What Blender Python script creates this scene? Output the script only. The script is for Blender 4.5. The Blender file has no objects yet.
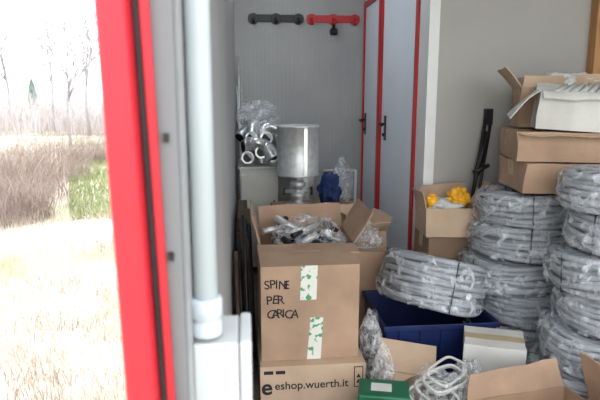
import bpy, bmesh, math, random
from mathutils import Vector, Matrix, noise
random.seed(7)
S = bpy.context.scene
S.view_settings.view_transform = 'Standard'
col = S.collection

# ---------------------------------------------------------------- materials
def mat(name, c, rough=.6, metal=0, var=.12, scale=8, bump=0, bscale=40, c2=None, spec=.4, stretch=(1,1,1), detail=5):
    m = bpy.data.materials.new(name); m.use_nodes = True
    nt = m.node_tree; b = nt.nodes['Principled BSDF']
    b.inputs['Roughness'].default_value = rough
    b.inputs['Metallic'].default_value = metal
    b.inputs['Specular IOR Level'].default_value = spec
    tc = nt.nodes.new('ShaderNodeTexCoord')
    mp = nt.nodes.new('ShaderNodeMapping'); mp.inputs['Scale'].default_value = stretch
    nt.links.new(tc.outputs['Object'], mp.inputs[0])
    n = nt.nodes.new('ShaderNodeTexNoise'); n.inputs['Scale'].default_value = scale
    n.inputs['Detail'].default_value = detail
    nt.links.new(mp.outputs[0], n.inputs['Vector'])
    r = nt.nodes.new('ShaderNodeValToRGB')
    if c2 is None:
        lo = [x*(1-var) for x in c]; hi = [min(1, x*(1+var)) for x in c]
    else:
        lo, hi = c, c2
    r.color_ramp.elements[0].position = .35; r.color_ramp.elements[1].position = .65
    r.color_ramp.elements[0].color = (*lo, 1); r.color_ramp.elements[1].color = (*hi, 1)
    nt.links.new(n.outputs['Fac'], r.inputs[0]); nt.links.new(r.outputs[0], b.inputs['Base Color'])
    if bump:
        n2 = nt.nodes.new('ShaderNodeTexNoise'); n2.inputs['Scale'].default_value = bscale
        nt.links.new(mp.outputs[0], n2.inputs['Vector'])
        bp = nt.nodes.new('ShaderNodeBump'); bp.inputs['Strength'].default_value = bump
        bp.inputs['Distance'].default_value = .01
        nt.links.new(n2.outputs['Fac'], bp.inputs['Height']); nt.links.new(bp.outputs[0], b.inputs['Normal'])
    return m

def ribbed(name, c, axis, scale, strength=.3, rough=.5, var=.06):
    m = mat(name, c, rough, var=var, scale=2)
    nt = m.node_tree; b = nt.nodes['Principled BSDF']; mp = nt.nodes['Mapping']
    w = nt.nodes.new('ShaderNodeTexWave'); w.bands_direction = axis
    w.inputs['Scale'].default_value = scale
    nt.links.new(mp.outputs[0], w.inputs['Vector'])
    bp = nt.nodes.new('ShaderNodeBump'); bp.inputs['Strength'].default_value = strength
    bp.inputs['Distance'].default_value = .003
    nt.links.new(w.outputs['Fac'], bp.inputs['Height']); nt.links.new(bp.outputs[0], b.inputs['Normal'])
    return m

def film(name, c=(.85,.87,.9), lo=.15, hi=.75, scale=14, p0=.42, p1=.68, rough=.2):
    m = bpy.data.materials.new(name); m.use_nodes = True
    nt = m.node_tree; b = nt.nodes['Principled BSDF']; out = nt.nodes['Material Output']
    b.inputs['Base Color'].default_value = (*c, 1); b.inputs['Roughness'].default_value = rough
    b.inputs['Specular IOR Level'].default_value = .9
    t = nt.nodes.new('ShaderNodeBsdfTransparent'); mx = nt.nodes.new('ShaderNodeMixShader')
    tc = nt.nodes.new('ShaderNodeTexCoord')
    n = nt.nodes.new('ShaderNodeTexNoise'); n.inputs['Scale'].default_value = scale
    n.inputs['Detail'].default_value = 7; n.inputs['Distortion'].default_value = 1.5
    nt.links.new(tc.outputs['Object'], n.inputs['Vector'])
    r = nt.nodes.new('ShaderNodeValToRGB')
    r.color_ramp.elements[0].position = p0; r.color_ramp.elements[1].position = p1
    r.color_ramp.elements[0].color = (lo,lo,lo,1); r.color_ramp.elements[1].color = (hi,hi,hi,1)
    nt.links.new(n.outputs['Fac'], r.inputs[0]); nt.links.new(r.outputs[0], mx.inputs[0])
    nt.links.new(t.outputs[0], mx.inputs[1]); nt.links.new(b.outputs[0], mx.inputs[2])
    bp = nt.nodes.new('ShaderNodeBump'); bp.inputs['Strength'].default_value = .9; bp.inputs['Distance'].default_value=.015
    n2 = nt.nodes.new('ShaderNodeTexNoise'); n2.inputs['Scale'].default_value = scale*1.5; n2.inputs['Distortion'].default_value = 2
    nt.links.new(tc.outputs['Object'], n2.inputs['Vector'])
    nt.links.new(n2.outputs['Fac'], bp.inputs['Height']); nt.links.new(bp.outputs[0], b.inputs['Normal'])
    nt.links.new(mx.outputs[0], out.inputs[0])
    return m

M_card  = mat('cardboard', (.40,.265,.18), .85, var=.14, scale=5, bump=.15, bscale=30)
M_cardL = mat('cardboard_light', (.52,.375,.265), .85, var=.1, scale=5, bump=.15, bscale=30)
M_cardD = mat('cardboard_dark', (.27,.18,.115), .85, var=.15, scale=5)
M_cardG = mat('carton_grey', (.56,.55,.52), .8, var=.1, scale=6)
M_tape  = mat('brown_tape', (.42,.33,.2), .3, var=.1)
M_tapeW = mat('printed_tape', (.72,.72,.66), .35, c2=(.08,.33,.15), scale=34, detail=1)
r_=[n for n in M_tapeW.node_tree.nodes if n.type=='VALTORGB'][0]; r_.color_ramp.elements[0].position=.57; r_.color_ramp.elements[1].position=.62
M_ink   = mat('black_ink', (.015,.015,.02), .7)
M_red   = mat('red_paint', (.50,.016,.03), .4, var=.08, scale=3)
M_redD  = mat('red_door_trim', (.50,.025,.03), .4, var=.08, scale=3)
M_black = mat('black_plastic', (.012,.012,.014), .4)
M_rubber= mat('rubber_gasket', (.02,.022,.025), .7)
M_alu   = mat('grey_jamb', (.15,.155,.165), .5, var=.15, scale=6, stretch=(1,1,.15))
M_pvc   = mat('white_pvc', (.53,.59,.64), .4, var=.03)
M_box   = mat('junction_box_plastic', (.52,.54,.55), .45, var=.03)
M_wall  = ribbed('panel_wall', (.36,.36,.36), 'X', 9, .25)
M_wallS = ribbed('panel_wall_side', (.34,.345,.36), 'Y', 9, .3)
M_part  = mat('partition_panel', (.375,.365,.35), .55, var=.04, scale=2)
M_ceil  = mat('ceiling_panel', (.6,.6,.6), .6, var=.04)
M_floor = mat('floor_ply', (.12,.10,.085), .8, var=.3, scale=6)
M_door  = mat('door_white', (.78,.83,.89), .5, var=.03, scale=2)
M_trimW = mat('trim_white', (.75,.76,.76), .5, var=.03)
M_wood  = mat('pine_wood', (.42,.22,.09), .6, var=.25, scale=6, stretch=(6,6,.6))
M_steel = mat('galvanised_steel', (.66,.67,.67), .48, metal=.65, var=.12, scale=25)
M_chrome= mat('polished_flue', (.75,.76,.77), .33, metal=.85, var=.1, scale=10)
M_cond  = mat('grey_conduit', (.31,.325,.355), .42, var=.1, scale=12)
M_film  = film('plastic_film', c=(.78,.81,.86), lo=.07, hi=.75, scale=13, p0=.45,p1=.72, rough=.14)
M_bag   = film('clear_bag', lo=.12, hi=.65, scale=20)
M_bagT  = film('clear_bag_thin', lo=.05, hi=.45, scale=22)
M_blue  = mat('blue_plastic', (.008,.018,.085), .45, var=.2)
M_blueL = mat('blue_cloth', (.02,.045,.16), .7, var=.3, scale=8)
M_green = mat('green_plastic', (.01,.12,.055), .35, var=.2)
M_yell  = mat('yellow_plastic', (.85,.42,.02), .4)
M_beige = mat('beige_metal', (.52,.51,.46), .45, var=.04)
M_paper = mat('white_paper', (.62,.62,.60), .7, var=.08)
M_dwood = mat('dark_wood', (.07,.045,.03), .7, var=.4, scale=10, stretch=(4,4,.5))

# ---------------------------------------------------------------- mesh builder
class MB:
    def __init__(s): s.v=[]; s.f=[]; s.m=[]; s.sm=[]
    def add(s, vs, fs, mi=0, smooth=False, mw=None):
        o=len(s.v)
        for p in vs:
            p=Vector(p); s.v.append(mw@p if mw else p)
        for f in fs: s.f.append([i+o for i in f]); s.m.append(mi); s.sm.append(smooth)
    def box(s, a, b, mi=0, mw=None):
        x0,y0,z0=a; x1,y1,z1=b
        s.add([(x0,y0,z0),(x1,y0,z0),(x1,y1,z0),(x0,y1,z0),(x0,y0,z1),(x1,y0,z1),(x1,y1,z1),(x0,y1,z1)],
              [(0,3,2,1),(4,5,6,7),(0,1,5,4),(1,2,6,5),(2,3,7,6),(3,0,4,7)], mi, False, mw)
    def lean(s, xb, xt, y0, y1, z0, z1, mi=0):
        s.add([(xb[0],y0,z0),(xb[1],y0,z0),(xb[1],y1,z0),(xb[0],y1,z0),(xt[0],y0,z1),(xt[1],y0,z1),(xt[1],y1,z1),(xt[0],y1,z1)],
              [(0,3,2,1),(4,5,6,7),(0,1,5,4),(1,2,6,5),(2,3,7,6),(3,0,4,7)], mi)
    def slab(s, q, t, mi=0):
        q=[Vector(p) for p in q]; n=(q[1]-q[0]).cross(q[3]-q[0]).normalized()*t/2
        s.add([p-n for p in q]+[p+n for p in q],[(3,2,1,0),(4,5,6,7),(0,1,5,4),(1,2,6,5),(2,3,7,6),(3,0,4,7)],mi)
    def sheet(s, q, t, bend, mi=0, n=6, seed=0, rag=.006):
        q=[Vector(p) for p in q]; nn=(q[1]-q[0]).cross(q[3]-q[0]).normalized()
        top=[];bot=[]
        for i in range(n+1):
            for j in range(n+1):
                u=j/n; v=i/n
                p=q[0]*(1-u)*(1-v)+q[1]*u*(1-v)+q[2]*u*v+q[3]*(1-u)*v
                w=noise.noise(p*9+Vector((seed*3.7,seed,0)))
                d=nn*(bend*v*v+w*.012*v)
                if i==n: p=p+(q[3]-q[0]).normalized()*noise.noise(p*25+Vector((seed,0,0)))*rag
                top.append(p+d+nn*t/2); bot.append(p+d-nn*t/2)
        N=n+1; fs=[]; o=N*N
        for i in range(n):
            for j in range(n):
                a=i*N+j; fs.append((a,a+1,a+N+1,a+N)); fs.append((o+a,o+a+N,o+a+N+1,o+a+1))
        for j in range(n):
            fs.append((j,o+j,o+j+1,j+1)); a=n*N+j; fs.append((a,a+1,o+a+1,o+a))
            a=j*N; fs.append((a,a+N,o+a+N,o+a)); a=j*N+n; fs.append((a,o+a,o+a+N,a+N))
        s.add(top+bot,fs,mi,False)
    def tube(s, pts, r, n=10, mi=0, closed=False, caps=True):
        pts=[Vector(p) for p in pts]; N=len(pts)
        up=None
        vs=[]
        for i,p in enumerate(pts):
            if closed: t=(pts[(i+1)%N]-pts[i-1])
            else: t=(pts[min(i+1,N-1)]-pts[max(i-1,0)])
            t.normalize()
            if up is None:
                up=Vector((0,0,1)) if abs(t.z)<.9 else Vector((1,0,0))
            a=(up-t*up.dot(t)).normalized(); up=a
            b=t.cross(a); rr=r[i] if isinstance(r,(list,tuple)) else r
            for k in range(n):
                an=2*math.pi*k/n; vs.append(p+a*math.cos(an)*rr+b*math.sin(an)*rr)
        fs=[]
        for i in range(N if closed else N-1):
            j=(i+1)%N
            for k in range(n):
                l=(k+1)%n; fs.append((i*n+k,i*n+l,j*n+l,j*n+k))
        if not closed and caps:
            s.add(vs,[],mi); o=len(s.v)-len(vs)
            s.f.append([o+k for k in range(n)][::-1]); s.m.append(mi); s.sm.append(False)
            s.f.append([o+(N-1)*n+k for k in range(n)]); s.m.append(mi); s.sm.append(False)
            for f in fs: s.f.append([i+o for i in f]); s.m.append(mi); s.sm.append(True)
        else: s.add(vs,fs,mi,True)
    def lathe(s, c, prof, n=32, mi=0):
        vs=[];fs=[]
        for (r,z) in prof:
            for k in range(n):
                a=2*math.pi*k/n; vs.append((c[0]+r*math.cos(a),c[1]+r*math.sin(a),c[2]+z))
        for i in range(len(prof)-1):
            for k in range(n):
                l=(k+1)%n; fs.append((i*n+k,i*n+l,(i+1)*n+l,(i+1)*n+k))
        s.add(vs,fs,mi,True)
    def obj(s, name, mats, parent=None, loc=None, rot=None, bevel=0):
        me=bpy.data.meshes.new(name); me.from_pydata([tuple(p) for p in s.v],[],s.f)
        for m in (mats if isinstance(mats,(list,tuple)) else [mats]): me.materials.append(m)
        for i,p in enumerate(me.polygons): p.material_index=s.m[i]; p.use_smooth=s.sm[i]
        me.update()
        o=bpy.data.objects.new(name,me); col.objects.link(o)
        if loc: o.location=loc
        if rot: o.rotation_euler=rot
        if parent: o.parent=parent
        if bevel:
            bv=o.modifiers.new('bevel','BEVEL'); bv.width=bevel; bv.segments=2; bv.limit_method='ANGLE'
        return o

def empty(name, loc=(0,0,0), rot=(0,0,0)):
    e=bpy.data.objects.new(name,None); e.empty_display_size=.1; col.objects.link(e)
    e.location=loc; e.rotation_euler=rot; return e

def simple_box(name,a,b,m,bevel=0,parent=None):
    k=MB(); k.box(a,b); return k.obj(name,m,parent,bevel=bevel)

def lettering(name, body, size, loc, rot, parent, m, shear=0, thick=0):
    cu=bpy.data.curves.new(name,'FONT'); cu.body=body; cu.size=size; cu.shear=shear; cu.offset=thick; cu.extrude=.0003
    t=bpy.data.objects.new(name+'_tmp',cu); col.objects.link(t)
    bpy.context.view_layer.update()
    me=bpy.data.meshes.new_from_object(t.evaluated_get(bpy.context.evaluated_depsgraph_get()))
    bpy.data.objects.remove(t)
    me.materials.clear(); me.materials.append(m)
    o=bpy.data.objects.new(name,me); col.objects.link(o); o.location=loc; o.rotation_euler=rot; o.parent=parent
    return o

# ---------------------------------------------------------------- room shell
YB=4.85; XP=1.10; YP=3.13; XR=2.75; YF=.65; ZC=2.42
simple_box('floor',(-.06,YF,-.12),(XR+.06,YB+.06,0),M_floor)
simple_box('ceiling',(-.06,YF,ZC),(XR+.06,YB+.06,ZC+.08),M_ceil)
simple_box('wall_left',(-.045,YF,0),(0,YB,ZC),M_wallS)
simple_box('wall_back',(-.045,YB,0),(XP+.05,YB+.06,ZC),M_wall)
simple_box('wall_right',(XR,YF,0),(XR+.06,YB,ZC),M_wallS)
simple_box('wall_partition_front',(XP+.05,YP,0),(XR,YP+.05,ZC),M_part)
y_a,y_b,y_c=3.36,4.20,4.30
k=MB()
k.box((XP,YP,0),(XP+.05,y_a-.04,ZC))
k.box((XP,y_a-.04,2.07),(XP+.05,YB,ZC))
k.obj('wall_partition_side',M_trimW)
simple_box('trim_1',(XP-.004,YP-.006,0),(XP+.055,YP,ZC),M_trimW)
def door(name,y0,y1,hy,hside):
    e=empty(name)
    k=MB()
    k.box((XP-.012,y0-.05,0),(XP+.05,y0,2.07)); k.box((XP-.012,y1,0),(XP+.05,y1+.012,2.07))
    k.box((XP-.012,y0,2.03),(XP+.05,y1,2.07))
    k.obj('frame',M_redD,e)
    k=MB(); k.box((XP+.004,y0+.003,.01),(XP+.04,y1-.003,2.027)); k.obj('leaf',M_door,e,bevel=.003)
    k=MB()
    k.box((XP-.004,hy-.02,.98),(XP+.004,hy+.02,1.16))
    k.tube([(XP-.004,hy,1.10),(XP-.045,hy,1.10),(XP-.052,hy+.02*hside,1.10),(XP-.052,hy+.12*hside,1.095)],.010,8)
    k.tube([(XP-.004,hy,1.02),(XP-.02,hy,1.02)],.012,10)
    k.obj('handle',M_black,e,bevel=.001)
    return e
door('door_1',y_a,y_b,y_b-.13,-1)
door('door_2',y_c,YB-.016,YB-.09,-1)
simple_box('wooden_post',(2.03,YP-.075,0),(2.125,YP-.001,ZC),M_wood,.004)

e=empty('added_fill_light')  # invented fixture above the view, added to brighten the doors
k=MB(); k.box((0,3.2,2.16),(.05,4.4,2.24)); k.obj('fill_housing',M_trimW,e,bevel=.004)
M_em=bpy.data.materials.new('fill_glow'); M_em.use_nodes=True
b=M_em.node_tree.nodes['Principled BSDF']; b.inputs['Emission Color'].default_value=(.85,.93,1,1); b.inputs['Emission Strength'].default_value=34  # emission of the added fill light
k=MB(); k.tube([(.072,3.23,2.20),(.072,4.37,2.20)],.014,12); k.obj('tube',M_em,e)
k=MB(); k.box((.05,3.2,2.18),(.09,3.23,2.22)); k.box((.05,4.37,2.18),(.09,4.4,2.22)); k.obj('fill_sockets',M_trimW,e)

# near wall end: grey jamb, red frame profile, gasket (the frame hangs slightly out of plumb)
e=empty('red_door_frame')
Z0,Z1=-.14,2.46
def xr_(a9,a15):
    g=(a15-a9)/.6; return a9+g*(Z0-.9), a9+g*(Z1-.9)
def bar(k,l,r,y0,y1):
    lb,lt=xr_(*l); rb,rt=xr_(*r); k.lean((lb,rb),(lt,rt),y0,y1,Z0,Z1)
k=MB(); k.box((-.045,.630,-.12),(-.001,.65,2.42)); k.obj('jamb',M_alu,e,bevel=.002)
k=MB(); bar(k,(-.022,-.036),(-.014,-.026),.615,.629); k.obj('inner_red_lip',M_red,e,bevel=.001)
k=MB(); bar(k,(-.063,-.074),(-.029,-.043),.585,.629); k.obj('red_profile',M_red,e,bevel=.007)
k=MB(); gb=xr_(-.0255,-.0395); k.tube([(gb[0],.612,Z0),(gb[1],.612,Z1)],.0022,8); k.obj('gasket',M_rubber,e)
k=MB()
for z in (1.12,1.255):
    k.tube([(-.013,.630,z),(-.013,.624,z)],.003,10); k.box((-.016,.627,z-.005),(-.010,.630,z+.005))
k.obj('catches',M_black,e)

e=empty('electrical_conduit_pipe')
k=MB(); k.tube([(.0175,.72,0.999),(.0175,.72,2.40)],.0155,24); k.obj('pipe',M_pvc,e)
k=MB(); k.lathe((.0175,.72,.985),[(.0,.0),(.02,0),(.0205,.004),(.0205,.018),(.018,.020),(.018,.024),(.0215,.026),(.0215,.048),(.0195,.052),(.0155,.052)],28); k.obj('collar',M_pvc,e)
e=empty('junction_box')
k=MB(); k.box((0,.700,.82),(.060,.80,.978)); k.obj('body',M_box,e,bevel=.003)
k=MB(); k.box((.061,.697,.817),(.077,.803,.981)); k.obj('lid',M_box,e,bevel=.004)

# coat racks
def rack(name,x0,x1,m):
    e=empty(name); k=MB(); zc=1.935; y=YB
    k.box((x0,y-.015,zc-.030),(x1,y,zc+.030))
    n=3
    for i in range(n):
        x=x0+.04+(x1-x0-.08)*i/(n-1)
        pts=[(x+ .045*math.cos(a),y-.01,zc-.004+.045*math.sin(a)) for a in [2*math.pi*j/16 for j in range(16)]]
        k.add([(p[0],y-.02,p[2]) for p in pts]+[(p[0],y,p[2]) for p in pts],
              [tuple(range(16))[::-1]]+[(j,(j+1)%16,16+(j+1)%16,16+j) for j in range(16)])
    k.obj('backplate',m,e,bevel=.004)
    k=MB()
    for i in range(n):
        x=x0+.04+(x1-x0-.08)*i/(n-1)
        k.tube([(x,y-.01,zc),(x,y-.04,zc-.02),(x,y-.06,zc-.045),(x,y-.075,zc-.03),(x,y-.08,zc-.01)],[.013,.011,.010,.011,.016],8)
    k.obj('hooks',m,e)
    return e
rack('black_coat_rack',.12,.575,M_black)
e=rack('red_coat_rack',.605,1.05,M_redD)
k=MB(); k.lathe((.83,YB-.03,1.80),[(0,0),(.03,.005),(.035,.03),(.03,.055),(.012,.06),(.012,.10),(0,.10)],16); k.obj('hanging_knob',M_black,e)

k=MB(); k.tube([(.75,YB-.02,.66),(1.04,YB-.02,.66)],.011,10); k.tube([(1.04,YB-.02,.66),(1.04,YB-.02,0)],.011,10)
k.obj('water_pipe',M_trimW)

# ---------------------------------------------------------------- cartons
cn=[0]
def carton(name, loc, size, rz=0, flaps=None, closed=False, m=None, tape=True, inner=None, tilt=(0,0), warp=.006):
    cn[0]+=1; sd0=cn[0]; rd=random.Random(sd0)
    sx,sy,h=size; t=.005; m=m or M_card
    hx,hy=sx/2,sy/2; k=MB()
    k.box((-hx,-hy,0),(hx,-hy+t,h)); k.box((-hx,hy-t,0),(hx,hy,h))
    k.box((-hx,-hy+t,0),(-hx+t,hy-t,h)); k.box((hx-t,-hy+t,0),(hx,hy-t,h))
    k.box((-hx+t,-hy+t,0),(hx-t,hy-t,t))
    if closed:
        k.box((-hx,-hy,h),(hx,-.001,h+t)); k.box((-hx,.001,h),(hx,hy,h+t))
        if tape:
            k.box((-hx-.0008,-.028,h+t),(hx+.0008,.028,h+t+.0008),1)
            k.box((-hx-.001,-.028,h-.07),(-hx,.028,h+t),1); k.box((hx,-.028,h-.07),(hx+.001,.028,h+t),1)
    for sd,(a,L) in (flaps or {}).items():
        a=math.radians(a); c,s_=math.cos(a),math.sin(a); g=.004
        j0,j1=rd.uniform(0,.022),rd.uniform(0,.022); L0,L1=L*rd.uniform(.88,1.08),L*rd.uniform(.88,1.08)
        if sd=='f': q=[(-hx+g,-hy,h),(hx-g,-hy,h),(hx-g-j0,-hy+c*L0,h+s_*L0),(-hx+g+j1,-hy+c*L1,h+s_*L1)]
        if sd=='b': q=[(-hx+g,hy,h),(hx-g,hy,h),(hx-g-j0,hy-c*L0,h+s_*L0),(-hx+g+j1,hy-c*L1,h+s_*L1)]
        if sd=='l': q=[(-hx,-hy+g,h),(-hx,hy-g,h),(-hx+c*L0,hy-g-j0,h+s_*L0),(-hx+c*L1,-hy+g+j1,h+s_*L1)]
        if sd=='r': q=[(hx,-hy+g,h),(hx,hy-g,h),(hx-c*L0,hy-g-j0,h+s_*L0),(hx-c*L1,-hy+g+j1,h+s_*L1)]
        k.sheet(q,t,rd.uniform(-.025,.025),2,seed=sd0)
    o=k.obj(name,[m,M_tape,inner or m],None,loc,(math.radians(tilt[0]),math.radians(tilt[1]),math.radians(rz)))
    if warp:
        bm=bmesh.new(); bm.from_mesh(o.data)
        es=[e for e in bm.edges if e.calc_length()>.08]
        bmesh.ops.subdivide_edges(bm,edges=es,cuts=5,use_grid_fill=True)
        off=Vector((sd0*5.1,sd0*2.3,0))
        for v in bm.verts:
            w=noise.noise_vector(v.co*7+off)*warp; w.z*=.5 if v.co.z>.01 else 0
            v.co+=w
        bm.to_mesh(o.data); bm.free()
    return o

def crumple(name, loc, size, seed, m, parent=None, rot=(0,0,0), amp=.35, freq=2.2, sub=5, flat=.75):
    bm=bmesh.new(); bmesh.ops.create_icosphere(bm,subdivisions=sub,radius=1)
    off=Vector((seed*7.3,seed*3.1,seed*1.7))
    for v in bm.verts:
        p=v.co.copy()
        n=noise.noise(p*freq+off)*amp + (0.5-abs(noise.noise(p*freq*2.3+off)))*amp*.5 + (0.5-abs(noise.noise(p*freq*5+off)))*amp*.22
        p=p*(1+n)
        if p.z<-flat: p.z=-flat
        v.co=Vector((p.x*size[0],p.y*size[1],(p.z+flat)*size[2]))
    me=bpy.data.meshes.new(name); bm.to_mesh(me); bm.free(); me.materials.append(m)
    for p in me.polygons: p.use_smooth=True
    o=bpy.data.objects.new(name,me); col.objects.link(o); o.location=loc; o.rotation_euler=rot
    if parent: o.parent=parent
    return o

wb=carton('shipping_carton',(.345,2.40,0),(.45,.42,.175),0,closed=True,m=M_cardL,warp=0)
lettering('lettering','eshop.wuerth.it',.050,(-.165,-.2105,.075),(math.pi/2,0,0),wb,M_ink,0,.0006)
lettering('lettering_mark','e',.10,(-.222,-.2105,.055),(math.pi/2,0,0),wb,M_ink,0,.002)
k=MB(); k.box((.175,-.211,.07),(.215,-.21,.165)); k.box((.179,-.2115,.074),(.211,-.2109,.161),1)
for z in (.09,.115):
    k.add([(.185,-.212,z),(.205,-.212,z),(.195,-.212,z+.018)],[(0,1,2)],0)
k.obj('printed_label',[M_ink,M_cardL],wb)
k=MB(); k.box((-.21,-.2108,.145),(-.17,-.21,.16)); k.box((-.16,-.2108,.145),(-.12,-.21,.16)); k.obj('printed_marks',M_ink,wb)

mb=carton('handwritten_carton',(.335,2.425,.181),(.42,.36,.415),1,closed=True,m=M_card,tape=False,warp=0)
for i,(tx,dx) in enumerate((('SPINE',0),('PER',.008),('CARICA',.006))):
    x=-.196+dx
    for j,ch in enumerate(tx):
        lettering('handwriting',ch,.054,(x,-.1812,.325-.066*i+random.uniform(-.004,.004)),(math.pi/2,0,0),mb,M_ink,random.uniform(-.1,.2),.0004)
        x+= .012 if ch=='I' else .0225
k=MB(); k.slab([(-.045,-.1812,.27),(.025,-.1812,.27),(.03,-.1812,.421),(-.04,-.1812,.421)],.0008)
k.slab([(-.015,-.1812,.0),(.045,-.1812,.0),(.055,-.1812,.19),(.0,-.1812,.19)],.0008)
k.obj('packing_tape',M_tapeW,mb)

ob=carton('open_carton',(.37,2.83,0),(.47,.40,.59),0,{'f':(176,.17),'b':(98,.12),'l':(105,.15),'r':(118,.17)},m=M_card,inner=M_card)
k=MB()
for i in range(30):
    x=random.uniform(-.17,.17); y=random.uniform(-.13,.12); z=random.uniform(.52,.64)
    a=random.uniform(0,6.28); L=random.uniform(.03,.07)
    d=Vector((math.cos(a),math.sin(a),random.uniform(-.3,.5)))*L
    k.tube([Vector((x,y,z))-d,Vector((x,y,z))+d],random.uniform(.008,.02),8,i%2)
k.obj('metal_fittings',[M_steel,M_black],ob)
crumple('parts_bag',(.02,0,.44),(.17,.14,.14),3,M_bagT,ob)

c=carton('open_carton',(.76,3.36,0),(.26,.30,.50),12,{'f':(150,.10),'b':(95,.11),'r':(130,.1),'l':(80,.1)},m=M_cardL)
crumple('parts_bag',(0,0,.36),(.10,.11,.11),9,M_paper,c)
carton('closed_carton',(.735,2.98,0),(.21,.22,.47),-6,closed=True,m=M_card)
crumple('plastic_bag',(.725,2.98,.478),(.085,.10,.06),12,M_bag)
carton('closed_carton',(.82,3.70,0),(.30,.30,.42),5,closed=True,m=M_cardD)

# beige cabinet with flue parts
cab=empty('beige_metal_cabinet')
k=MB(); k.box((.03,4.05,.04),(.31,4.60,.78)); k.obj('body',M_beige,cab,bevel=.005)
k=MB(); k.box((.04,4.035,.06),(.30,4.05,.74)); k.obj('cabinet_door',M_beige,cab,bevel=.003)
k=MB(); k.box((.27,4.02,.45),(.285,4.035,.55)); k.obj('pull',M_black,cab)
k=MB(); k.box((.02,4.04,.78),(.32,4.61,.795)); k.obj('cabinet_top',M_beige,cab,bevel=.003)
k=MB()
for x in (.05,.29):
    for y in (4.07,4.58): k.box((x-.015,y-.015,0),(x+.015,y+.015,.04))
k.obj('feet',M_black,cab)

def elbow(k,c,r,R,a0,a1,rot):
    pts=[]
    mw=Matrix.Translation(c)@rot
    for i in range(9):
        a=math.radians(a0+(a1-a0)*i/8); pts.append(mw@Vector((R*math.cos(a),0,R*math.sin(a))))
    d0=(pts[0]-pts[1]).normalized(); d1=(pts[-1]-pts[-2]).normalized()
    k.tube([pts[0]+d0*.05]+pts+[pts[-1]+d1*.05],r,20,0,caps=False)
    for i in range(0,9,2):
        t=(pts[min(i+1,8)]-pts[max(i-1,0)]).normalized()
        k.tube([pts[i]-t*.003,pts[i]+t*.003],r*1.05,20)
    for p,d in ((pts[0],d0),(pts[-1],d1)):
        k.tube([p+d*.04,p+d*.053],r*1.1,20); k.tube([p+d*.052,p+d*.0545],r*.85,20,1)
k=MB()
Rz=lambda d: Matrix.Rotation(math.radians(d),4,'Z')
Rx=lambda d: Matrix.Rotation(math.radians(d),4,'X')
elbow(k,Vector((.12,4.20,.86)),.048,.075,0,100,Rz(20))
elbow(k,Vector((.22,4.16,.87)),.05,.085,20,120,Rz(-60)@Rx(20))
elbow(k,Vector((.10,4.34,.95)),.045,.09,10,130,Rz(50))
elbow(k,Vector((.24,4.30,.98)),.042,.08,-30,90,Rz(-20)@Rx(35))
elbow(k,Vector((.14,4.22,1.02)),.042,.07,0,150,Rz(80))
elbow(k,Vector((.26,4.20,1.02)),.038,.06,60,200,Rz(10)@Rx(-20))
elbow(k,Vector((.16,4.12,.95)),.036,.05,-40,100,Rz(-30)@Rx(60))
for (cx,cz,cy) in ((.09,.86,4.08),(.19,.90,4.07),(.28,.87,4.09),(.23,1.0,4.11),(.12,1.0,4.10)):
    k.tube([(cx,cy,cz),(cx+.01,cy+.10,cz+.01)],.042,20); k.tube([(cx-.001,cy-.002,cz),(cx-.001,cy-.0005,cz)],.032,20,1)
    k.tube([(cx,cy,cz),(cx,cy+.012,cz)],.046,20)
k.obj('flue_pipe_elbows',[M_chrome,M_black])
crumple('clear_plastic_bag',(.17,4.38,1.08),(.14,.12,.10),21,M_bag)

k=MB()
k.tube([(.045,4.66,0),(.03,4.72,1.62)],.009,8); k.tube([(.075,4.70,0),(.05,4.78,1.5)],.008,8); k.tube([(.06,4.64,0),(.015,4.70,1.38)],.006,8)
k.obj('leaning_poles',M_steel)

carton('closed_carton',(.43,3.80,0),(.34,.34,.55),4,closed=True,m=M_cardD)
h=empty('silver_drum_heater',(.43,3.80,.556))
k=MB(); k.lathe((0,0,.21),[(.0,0),(.14,0),(.147,.004),(.147,.012),(.143,.016),(.143,.325),(.148,.329),(.148,.338),(.142,.343),(.0,.35)],48)
k.obj('drum',M_steel,h)
k=MB(); k.box((.03,-.1445,.225),(.05,-.138,.535)); k.obj('seam',M_chrome,h)
k=MB(); k.lathe((0,0,0),[(0,0),(.085,0),(.085,.01),(.03,.02),(.026,.05),(.045,.055),(.05,.075),(.045,.09),(.03,.095),(.03,.12),(.05,.13),(.055,.16),(.04,.17),(.028,.185),(.028,.21)],24)
k.tube([(-.09,0,.10),(.09,0,.10)],.014,10)
k.obj('burner_valve',M_steel,h)
k=MB(); k.tube([(.09,0,.10),(.10,0,.10)],.03,12); k.tube([(-.1,0,.10),(-.09,0,.10)],.025,12); k.lathe((0,0,.118),[(.03,0),(.034,.002),(.034,.012),(.03,.014)],20)
k.obj('knobs',M_black,h)

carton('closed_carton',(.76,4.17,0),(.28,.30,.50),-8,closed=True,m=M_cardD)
crumple('blue_plastic_sack',(.70,4.12,.508),(.07,.09,.12),31,M_blueL,amp=.5)
crumple('clear_plastic_bag',(.81,4.20,.508),(.065,.08,.17),35,M_bag,amp=.35)
crumple('white_plastic_sack',(.52,4.42,.0),(.09,.12,.50),33,M_paper,amp=.4)

k=MB()
for i in range(6):
    x=.028+.013*i; y=2.28+.10*(i%3)+.03*i
    k.tube([(x+.01,y,0),(x-.008,y+.22,.60+.05*((i*5)%4))],.0095+.002*(i%2),8,i%2)
k.obj('bundle_of_dark_poles',[M_dwood,M_black])
k=MB(); k.box((.012,3.15,0),(.10,3.9,.52)); k.box((.02,3.2,.52),(.08,3.8,.60)); k.obj('stack_of_planks',M_dwood,bevel=.004)

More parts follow.
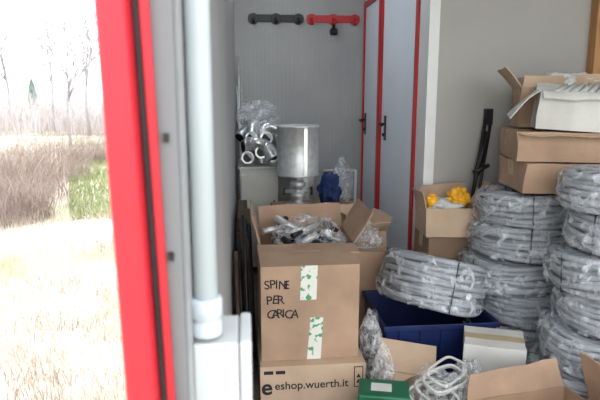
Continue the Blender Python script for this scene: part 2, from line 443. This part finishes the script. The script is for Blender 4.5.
# ---------------------------------------------------------------- conduit coils
def coil(loc, R=.245, nr=4, nz=6, r=.0135, seed=1, tilt=(0,0,0), nties=3):
    rd=random.Random(seed)
    e=empty('conduit_coil',loc,tuple(math.radians(a) for a in tilt))
    k=MB(); H=nz*2*r*.96
    for i in range(nr):
        for j in range(nz):
            rad=R-r-i*2*r*.95+rd.uniform(-.012,.003); z=r+j*2*r*.95+rd.uniform(-.003,.003)
            ph=rd.uniform(0,6.28); ph2=rd.uniform(0,6.28); am=rd.uniform(.002,.010)
            pts=[]
            for a in range(56):
                an=2*math.pi*a/56
                rr=rad+am*math.sin(2*an+ph)+.003*math.sin(3*an+ph2)
                pts.append((rr*math.cos(an),rr*math.sin(an),z+.008*math.sin(an*2+ph2)))
            k.tube(pts,r,8,0,closed=True)
    k.obj('conduit_windings',M_cond,e)
    k=MB(); Ri=R-nr*2*r*.95
    a0=rd.uniform(0,360)
    for q in range(nties):
        a=math.radians(a0+q*360/nties+rd.uniform(-15,15)); c,s_=math.cos(a),math.sin(a)
        prof=[(R+.004,-.0),(R+.004,H+.003),(Ri-.006,H+.003),(Ri-.006,0)]
        pts=[(p[0]*c,p[0]*s_,p[1]) for p in prof]
        k.tube(pts,.003,6,0,closed=True)
    k.obj('ties',M_black,e)
    off=Vector((seed*3.3,seed*1.9,0)); NA,NB=170,40; vs=[];fs=[]
    cr=(R+Ri)/2; hw=(R-Ri)/2+.012; hh=H/2+.006
    for a in range(NA):
        an=2*math.pi*a/NA
        for b in range(NB):
            bn=2*math.pi*b/NB; cb,sb=math.cos(bn),math.sin(bn)
            q=.55
            x=cr+hw*math.copysign(abs(cb)**q,cb); z=H/2+hh*math.copysign(abs(sb)**q,sb)
            p=Vector((x*math.cos(an),x*math.sin(an),z))
            d=(.5-abs(noise.noise(p*20+off)))*.036+(.5-abs(noise.noise(p*45+off)))*.016+noise.noise(p*7+off)*.018-.012
            x+=d*cb; z+=d*sb*.35
            vs.append((x*math.cos(an),x*math.sin(an),z))
    for a in range(NA):
        for b in range(NB):
            fs.append((a*NB+b,((a+1)%NA)*NB+b,((a+1)%NA)*NB+(b+1)%NB,a*NB+(b+1)%NB))
    k=MB(); k.add(vs,fs,0,True); k.obj('plastic_wrap',M_film,e)
    return e
offsA=[(-.03,-.02),(0.02,.0),(-.045,.01),(-.01,-.01),(.02,.0)]
tA=[(0,0),(1,1.5),(-1,-1),(1.5,2),(0,2)]
for i,(dx,dy) in enumerate(offsA):
    coil((1.49+dx,2.70+dy,.004+i*.167),seed=10+i,tilt=(tA[i][0],tA[i][1],37*i))
xB=[1.54,1.59,1.65,1.61,1.66,1.63]
tB=[(0,0),(1,-2),(-1,2.5),(1,3),(-1,-1),(1,-2)]
for i,x in enumerate(xB):
    coil((x,2.13+.01*(i%2),.004+i*.168),seed=30+i,tilt=(tB[i][0],tB[i][1],50*i),R=.24)
for i,x in enumerate((2.12,2.15,2.10,2.13)):
    coil((x,2.02,.004+i*.167),seed=60+i,tilt=(0,0,50*i),R=.24)
coil((.975,2.60,.275),seed=50,tilt=(-6,16,20),R=.25,nz=9)

cr=empty('blue_plastic_crate',(.965,2.60,0))
k=MB()
def tub(k,sx,sy,h,t=.006,tap=.012):
    o=[(-sx+tap,-sy+tap,0),(sx-tap,-sy+tap,0),(sx-tap,sy-tap,0),(-sx+tap,sy-tap,0),(-sx,-sy,h),(sx,-sy,h),(sx,sy,h),(-sx,sy,h)]
    i=[(-sx+t,-sy+t,h),(sx-t,-sy+t,h),(sx-t,sy-t,h),(-sx+t,sy-t,h),(-sx+tap+t,-sy+tap+t,t),(sx-tap-t,-sy+tap+t,t),(sx-tap-t,sy-tap-t,t),(-sx+tap+t,sy-tap-t,t)]
    k.add(o+i,[(3,2,1,0),(0,1,5,4),(1,2,6,5),(2,3,7,6),(3,0,4,7),(4,5,9,8),(5,6,10,9),(6,7,11,10),(7,4,8,11),(8,9,13,12),(9,10,14,13),(10,11,15,14),(11,8,12,15),(12,13,14,15)])
tub(k,.265,.235,.26)
k.obj('tub',M_blue,cr,bevel=.004)
k=MB()
for (a,b) in (((-.275,-.245,.24),(.275,-.237,.265)),((-.275,.237,.24),(.275,.245,.265)),((-.275,-.237,.24),(-.267,.237,.265)),((.267,-.237,.24),(.275,.237,.265))): k.box(a,b)
for x in (-.2,-.1,0,.1,.2): k.box((x-.004,-.240,.04),(x+.004,-.225,.24))
k.obj('rim_and_ribs',M_blue,cr,bevel=.002)

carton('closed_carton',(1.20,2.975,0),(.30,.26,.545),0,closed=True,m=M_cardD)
c=carton('open_carton',(1.18,2.95,.557),(.29,.26,.155),-4,{'r':(125,.15),'l':(100,.09),'b':(93,.10)},m=M_cardL)
crumple('wrapping_paper',(-.02,0,.08),(.11,.10,.06),41,M_paper,c)
crumple('yellow_plastic_bag',(.06,0,.15),(.05,.05,.05),46,M_yell,c,amp=.5)
k=MB(); k.tube([(-.09,-.02,.14),(-.09,-.02,.205)],.03,14); k.tube([(-.09,-.02,.205),(-.09,-.02,.215)],.018,14)
k.obj('orange_cap',M_yell,c)

k=MB()
k.tube([(1.33,3.00,.62),(1.445,3.105,1.20)],.011,8); k.tube([(1.36,2.99,.62),(1.47,3.10,1.15)],.009,8)
k.tube([(1.38,3.05,.86),(1.45,3.09,1.10)],.018,8)
k.box((1.435,3.085,1.14),(1.475,3.12,1.23)); k.tube([(1.34,3.0,.88),(1.43,3.0,.92)],.012,8)
k.tube([(1.33,3.00,.62),(1.372,2.97,0)],.010,8); k.tube([(1.36,2.99,.62),(1.39,2.97,0)],.010,8)
k.obj('folded_tripod_jack',M_black)

# boxes atop the coils
zt=.852
carton('closed_carton',(1.58,2.64,zt),(.38,.40,.135),-8,closed=True,m=M_card,warp=.012)
carton('closed_carton',(1.62,2.67,zt+.147),(.46,.46,.132),-16,{'f':(215,.05)},closed=True,m=M_card,inner=M_cardL,warp=.012)
c=carton('open_grey_carton',(1.60,2.54,zt+.292),(.31,.20,.175),-22,{'l':(222,.17),'b':(120,.05),'f':(200,.04),'r':(100,.10)},m=M_cardG,inner=M_cardG,tilt=(0,3),warp=.012)
k=MB()
for i in range(6): k.tube([(-.11+.04*i,-.07+.01*i,.15),( -.02+.035*i,.07,.20+.004*i)],.014,10)
k.obj('paper_rolls',M_paper,c)
c=carton('open_carton',(1.70,2.785,zt+.292),(.44,.19,.20),-16,{'l':(125,.12),'f':(40,.08),'b':(85,.06),'r':(120,.1)},m=M_card,inner=M_cardL,warp=.012)
crumple('wrapping_paper',(.04,0,.14),(.14,.07,.07),44,M_paper,c,amp=.5)
carton('closed_carton',(2.06,2.74,0),(.36,.32,1.14),-10,closed=True,m=M_cardL)

# foreground
carton('taped_grey_carton',(1.135,2.19,0),(.25,.20,.265),-22,closed=True,m=M_cardG)
carton('open_carton',(1.13,1.80,0),(.44,.24,.16),9,{'b':(118,.10),'l':(165,.07),'f':(130,.12)},m=M_card,inner=M_card)
carton('open_carton',(1.50,1.74,0),(.22,.28,.17),12,{'b':(95,.13),'l':(108,.22),'f':(140,.10)},m=M_card,inner=M_card)
c=carton('open_carton',(.745,2.22,0),(.19,.17,.15),-28,{'b':(100,.05),'l':(95,.04)},m=M_card,inner=M_card)
k=MB(); k.sheet([(-.13,.04,.235),(.12,.12,.20),(.14,-.02,.155),(-.02,-.14,.10)],.005,-.015,0,seed=8,rag=.02); k.obj('loose_torn_flap',M_cardL,c)
k=MB()
for i in range(12):
    a=random.uniform(0,6.28); x,y=random.uniform(-.05,.03),random.uniform(-.04,.04); z=.03+.012*i; d=Vector((math.cos(a),math.sin(a),.3))*.03
    k.tube([Vector((x,y,z))-d,Vector((x,y,z))+d],.010,8,i%2)
k.obj('fittings',[M_steel,M_black],c)
def bag(name,loc,size,seed,amp=.35,m=M_bag):
    o=crumple(name,loc,size,seed,m,amp=amp)
    k=MB(); rd=random.Random(seed)
    for i in range(9):
        p=Vector((rd.uniform(-.55,.55)*size[0],rd.uniform(-.55,.55)*size[1],rd.uniform(.25,1.1)*size[2]))
        d=Vector((rd.uniform(-1,1)*size[0],rd.uniform(-1,1)*size[1],rd.uniform(-.6,.6)*size[2]))*.4
        k.tube([p-d,p+d],.009,8,i%2)
    k.obj('bagged_fittings',[M_steel,M_cardG],o)
bag('clear_plastic_bag',(.628,2.35,0),(.045,.09,.19),71,.3)
bag('clear_plastic_bag',(.635,2.15,.0),(.045,.055,.15),74,.3)
bag('clear_plastic_bag',(.80,1.76,0),(.11,.08,.09),72,.4)
bag('clear_plastic_bag',(.97,2.05,0),(.06,.10,.13),75,.4)
e=empty('bagged_plastic_frames',(.83,1.99,0))
k=MB()
for i in range(11):
    cx,cy=random.uniform(-.05,.05),random.uniform(-.04,.04); z=.03+.018*i; w,hh=.09,.05; a=random.uniform(0,3)
    pts=[]
    for j in range(24):
        t=2*math.pi*j/24; x=w*math.copysign(abs(math.cos(t))**.5,math.cos(t)); y=hh*math.copysign(abs(math.sin(t))**.5,math.sin(t))
        pts.append((cx+x*math.cos(a)-y*math.sin(a),cy+x*math.sin(a)+y*math.cos(a),z+.02*math.sin(t+a)))
    k.tube(pts,.006,6,0,closed=True)
k.obj('frames',M_cardG,e)
crumple('clear_bag',(0,0,.0),(.11,.09,.13),61,M_bagT,e)
def case(name,loc,rz):
    e=empty(name,loc,(0,0,math.radians(rz)))
    k=MB(); k.box((-.10,-.07,0),(.10,.07,.042)); k.box((-.10,-.07,.044),(.10,.07,.085)); k.obj('shell',M_green,e,bevel=.008)
    k=MB(); k.tube([(-.04,-.07,.043),(-.04,-.10,.043),(.04,-.10,.043),(.04,-.07,.043)],.007,8); k.box((-.08,-.075,.03),(-.06,-.07,.06)); k.box((.06,-.075,.03),(.08,-.07,.06)); k.obj('handle_and_latches',M_black,e)
    k=MB(); k.box((-.05,-.03,.0855),(.03,.03,.0865)); k.obj('paper_label',M_paper,e)
case('green_tool_case',(.61,1.97,0),12); case('green_tool_case',(.60,1.99,.088),-14)

# ---------------------------------------------------------------- outdoors
def ground_mat():
    m=mat('field_ground',(.42,.36,.31),.95,c2=(.62,.56,.50),scale=1.6,bump=.5,bscale=20)
    nt=m.node_tree; b=nt.nodes['Principled BSDF']; r=[n for n in nt.nodes if n.type=='VALTORGB'][0]
    tc=nt.nodes['Texture Coordinate']
    n=nt.nodes.new('ShaderNodeTexNoise'); n.inputs['Scale'].default_value=.45; n.inputs['Detail'].default_value=4
    nt.links.new(tc.outputs['Object'],n.inputs['Vector'])
    rr=nt.nodes.new('ShaderNodeValToRGB'); rr.color_ramp.elements[0].position=.45; rr.color_ramp.elements[1].position=.6
    nt.links.new(n.outputs['Fac'],rr.inputs[0])
    mx=nt.nodes.new('ShaderNodeMix'); mx.data_type='RGBA'
    nt.links.new(rr.outputs[0],mx.inputs[0]); nt.links.new(r.outputs[0],mx.inputs[6]); mx.inputs[7].default_value=(.27,.30,.16,1)
    nt.links.new(mx.outputs[2],b.inputs['Base Color'])
    return m
simple_box('field_ground',(-60,-20,-.42),(40,90,-.32),ground_mat())
simple_box('concrete_plinth',(-.04,YF+.01,-.32),(XR+.05,YB+.05,-.121),M_cardG)

def blades(name,N,region,hr,w,m,lean=.5,seg=3,seed=1):
    rd=random.Random(seed); k=MB()
    for i in range(N):
        p=region(rd)
        h=rd.uniform(*hr)*(p[2] if len(p)>2 else 1); a=rd.uniform(0,6.28); L=rd.uniform(.1,lean)*h
        dx,dy=math.cos(a),math.sin(a); b=rd.uniform(0,6.28); wx,wy=math.cos(b)*w,math.sin(b)*w
        vs=[];fs=[]
        for s_ in range(seg+1):
            t=s_/seg; q=1-t*.8
            cx=p[0]+dx*L*t*t; cy=p[1]+dy*L*t*t; z=-.32+h*t
            vs+= [(cx-wx*q,cy-wy*q,z),(cx+wx*q,cy+wy*q,z)]
            if s_: j=2*s_; fs.append((j-2,j-1,j+1,j))
        k.add(vs,fs)
    return k.obj(name,m)
M_gr=mat('dry_grass',(.38,.31,.25),.9,c2=(.64,.57,.49),scale=2)
M_gg=mat('green_grass',(.17,.22,.08),.9,c2=(.36,.38,.20),scale=2)
M_br=mat('brush_twigs',(.17,.125,.11),.9,c2=(.38,.30,.27),scale=3)
M_far=mat('hazed_twigs',(.40,.36,.36),.9,c2=(.56,.51,.51),scale=1)  # distance haze painted in as a pale twig colour
M_tree=mat('bare_tree_bark',(.30,.28,.29),.9)
def wedge(y0,y1,t0,t1):
    def f(rd):
        y=y0+(y1-y0)*rd.random(); return (y*rd.uniform(t0,t1),y)
    return f
blades('dry_grass_field',12000,wedge(2.2,9,-.62,-.12),(.04,.16),.003,M_gr,1.2,seed=2)
blades('green_grass_patch',6000,wedge(7.5,16,-.30,-.12),(.06,.18),.008,M_gg,1,seed=3)
def clump(cs):
    def f(rd):
        c=rd.choice(cs); a=rd.uniform(0,6.28); r=c[2]*math.sqrt(rd.random())
        return (c[0]+r*math.cos(a),c[1]+r*math.sin(a),1-.45*r/c[2])
    return f
blades('dry_brush',5200,clump([(-3.1,7.6,.6),(-3.5,9.0,.8),(-4.2,9.8,1.1),(-3.8,11.5,.9),(-5.0,12.5,1.4),(-3.6,14.5,.8),(-5.0,16.5,1.5)]),(.4,1.3),.004,M_br,1.2,4,seed=4)
blades('distant_hedge',5000,wedge(24,38,-.6,-.1),(.8,2.0),.02,M_far,.6,3,seed=5)
def tree(name,x,y,h,seed,m=M_tree):
    rd=random.Random(seed); k=MB()
    def br(p,d,L,r,n):
        q=p+d*L; mid=p+d*L*.5+Vector((rd.uniform(-1,1),rd.uniform(-1,1),0))*L*.05
        k.tube([p,mid,q],[r,r*.85,r*.7],5)
        if n==0: return
        for i in range(3 if n>1 else 4):
            dd=(d+Vector((rd.uniform(-1,1),rd.uniform(-1,1),rd.uniform(-.1,.7)))*.6).normalized()
            br(p+d*L*rd.uniform(.6,1),dd,L*rd.uniform(.55,.75),r*.55,n-1)
    br(Vector((x,y,-.32)),Vector((0,0,1)),h*.4,h*.012,4)
    return k.obj(name,m)
for i,(x,y,h) in enumerate([(-5.6,19,4.5),(-13,30,7),(-6.3,24,6),(-10,34,8),(-15,38,9),(-8.6,27,6)]): tree('bare_tree',x,y,h,80+i)
M_cy=mat('cypress',(.12,.17,.14),.9,var=.4,scale=4)
k=MB(); k.tube([(-12.0,34,-.32),(-12.0,34,.3)],.12,8,1)
prof=[]
for i in range(14):
    t=i/13; prof.append((.02+.26*math.sin(math.pi*min(1,t*.9+.12))*(1+.15*random.uniform(-1,1)),t*2.2))
k.lathe((-12.0,34,.2),prof,12,0)
k.obj('cypress_tree',[M_cy,M_dwood])

# ---------------------------------------------------------------- light
w=bpy.data.worlds.new('sky'); S.world=w; w.use_nodes=True
bg=w.node_tree.nodes['Background']; bg.inputs[0].default_value=(.93,.965,1,1); bg.inputs[1].default_value=3.8
L=bpy.data.lights.new('sun','SUN'); L.energy=4; L.angle=.03; L.color=(1,.95,.88)
o=bpy.data.objects.new('sun',L); col.objects.link(o)
o.rotation_euler=Vector((.45,-.5,-.8)).to_track_quat('-Z','Y').to_euler()

# ---------------------------------------------------------------- camera
cd=bpy.data.cameras.new('camera'); cd.sensor_width=36; cd.lens=33.6; cd.clip_start=.05; cd.clip_end=300
cd.dof.use_dof=True; cd.dof.focus_distance=2.7; cd.dof.aperture_fstop=5.6
cam=bpy.data.objects.new('camera',cd); col.objects.link(cam)
cam.location=(.073,0,1.3); cam.rotation_euler=(math.radians(79.5),0,math.radians(-5.6))
S.camera=cam
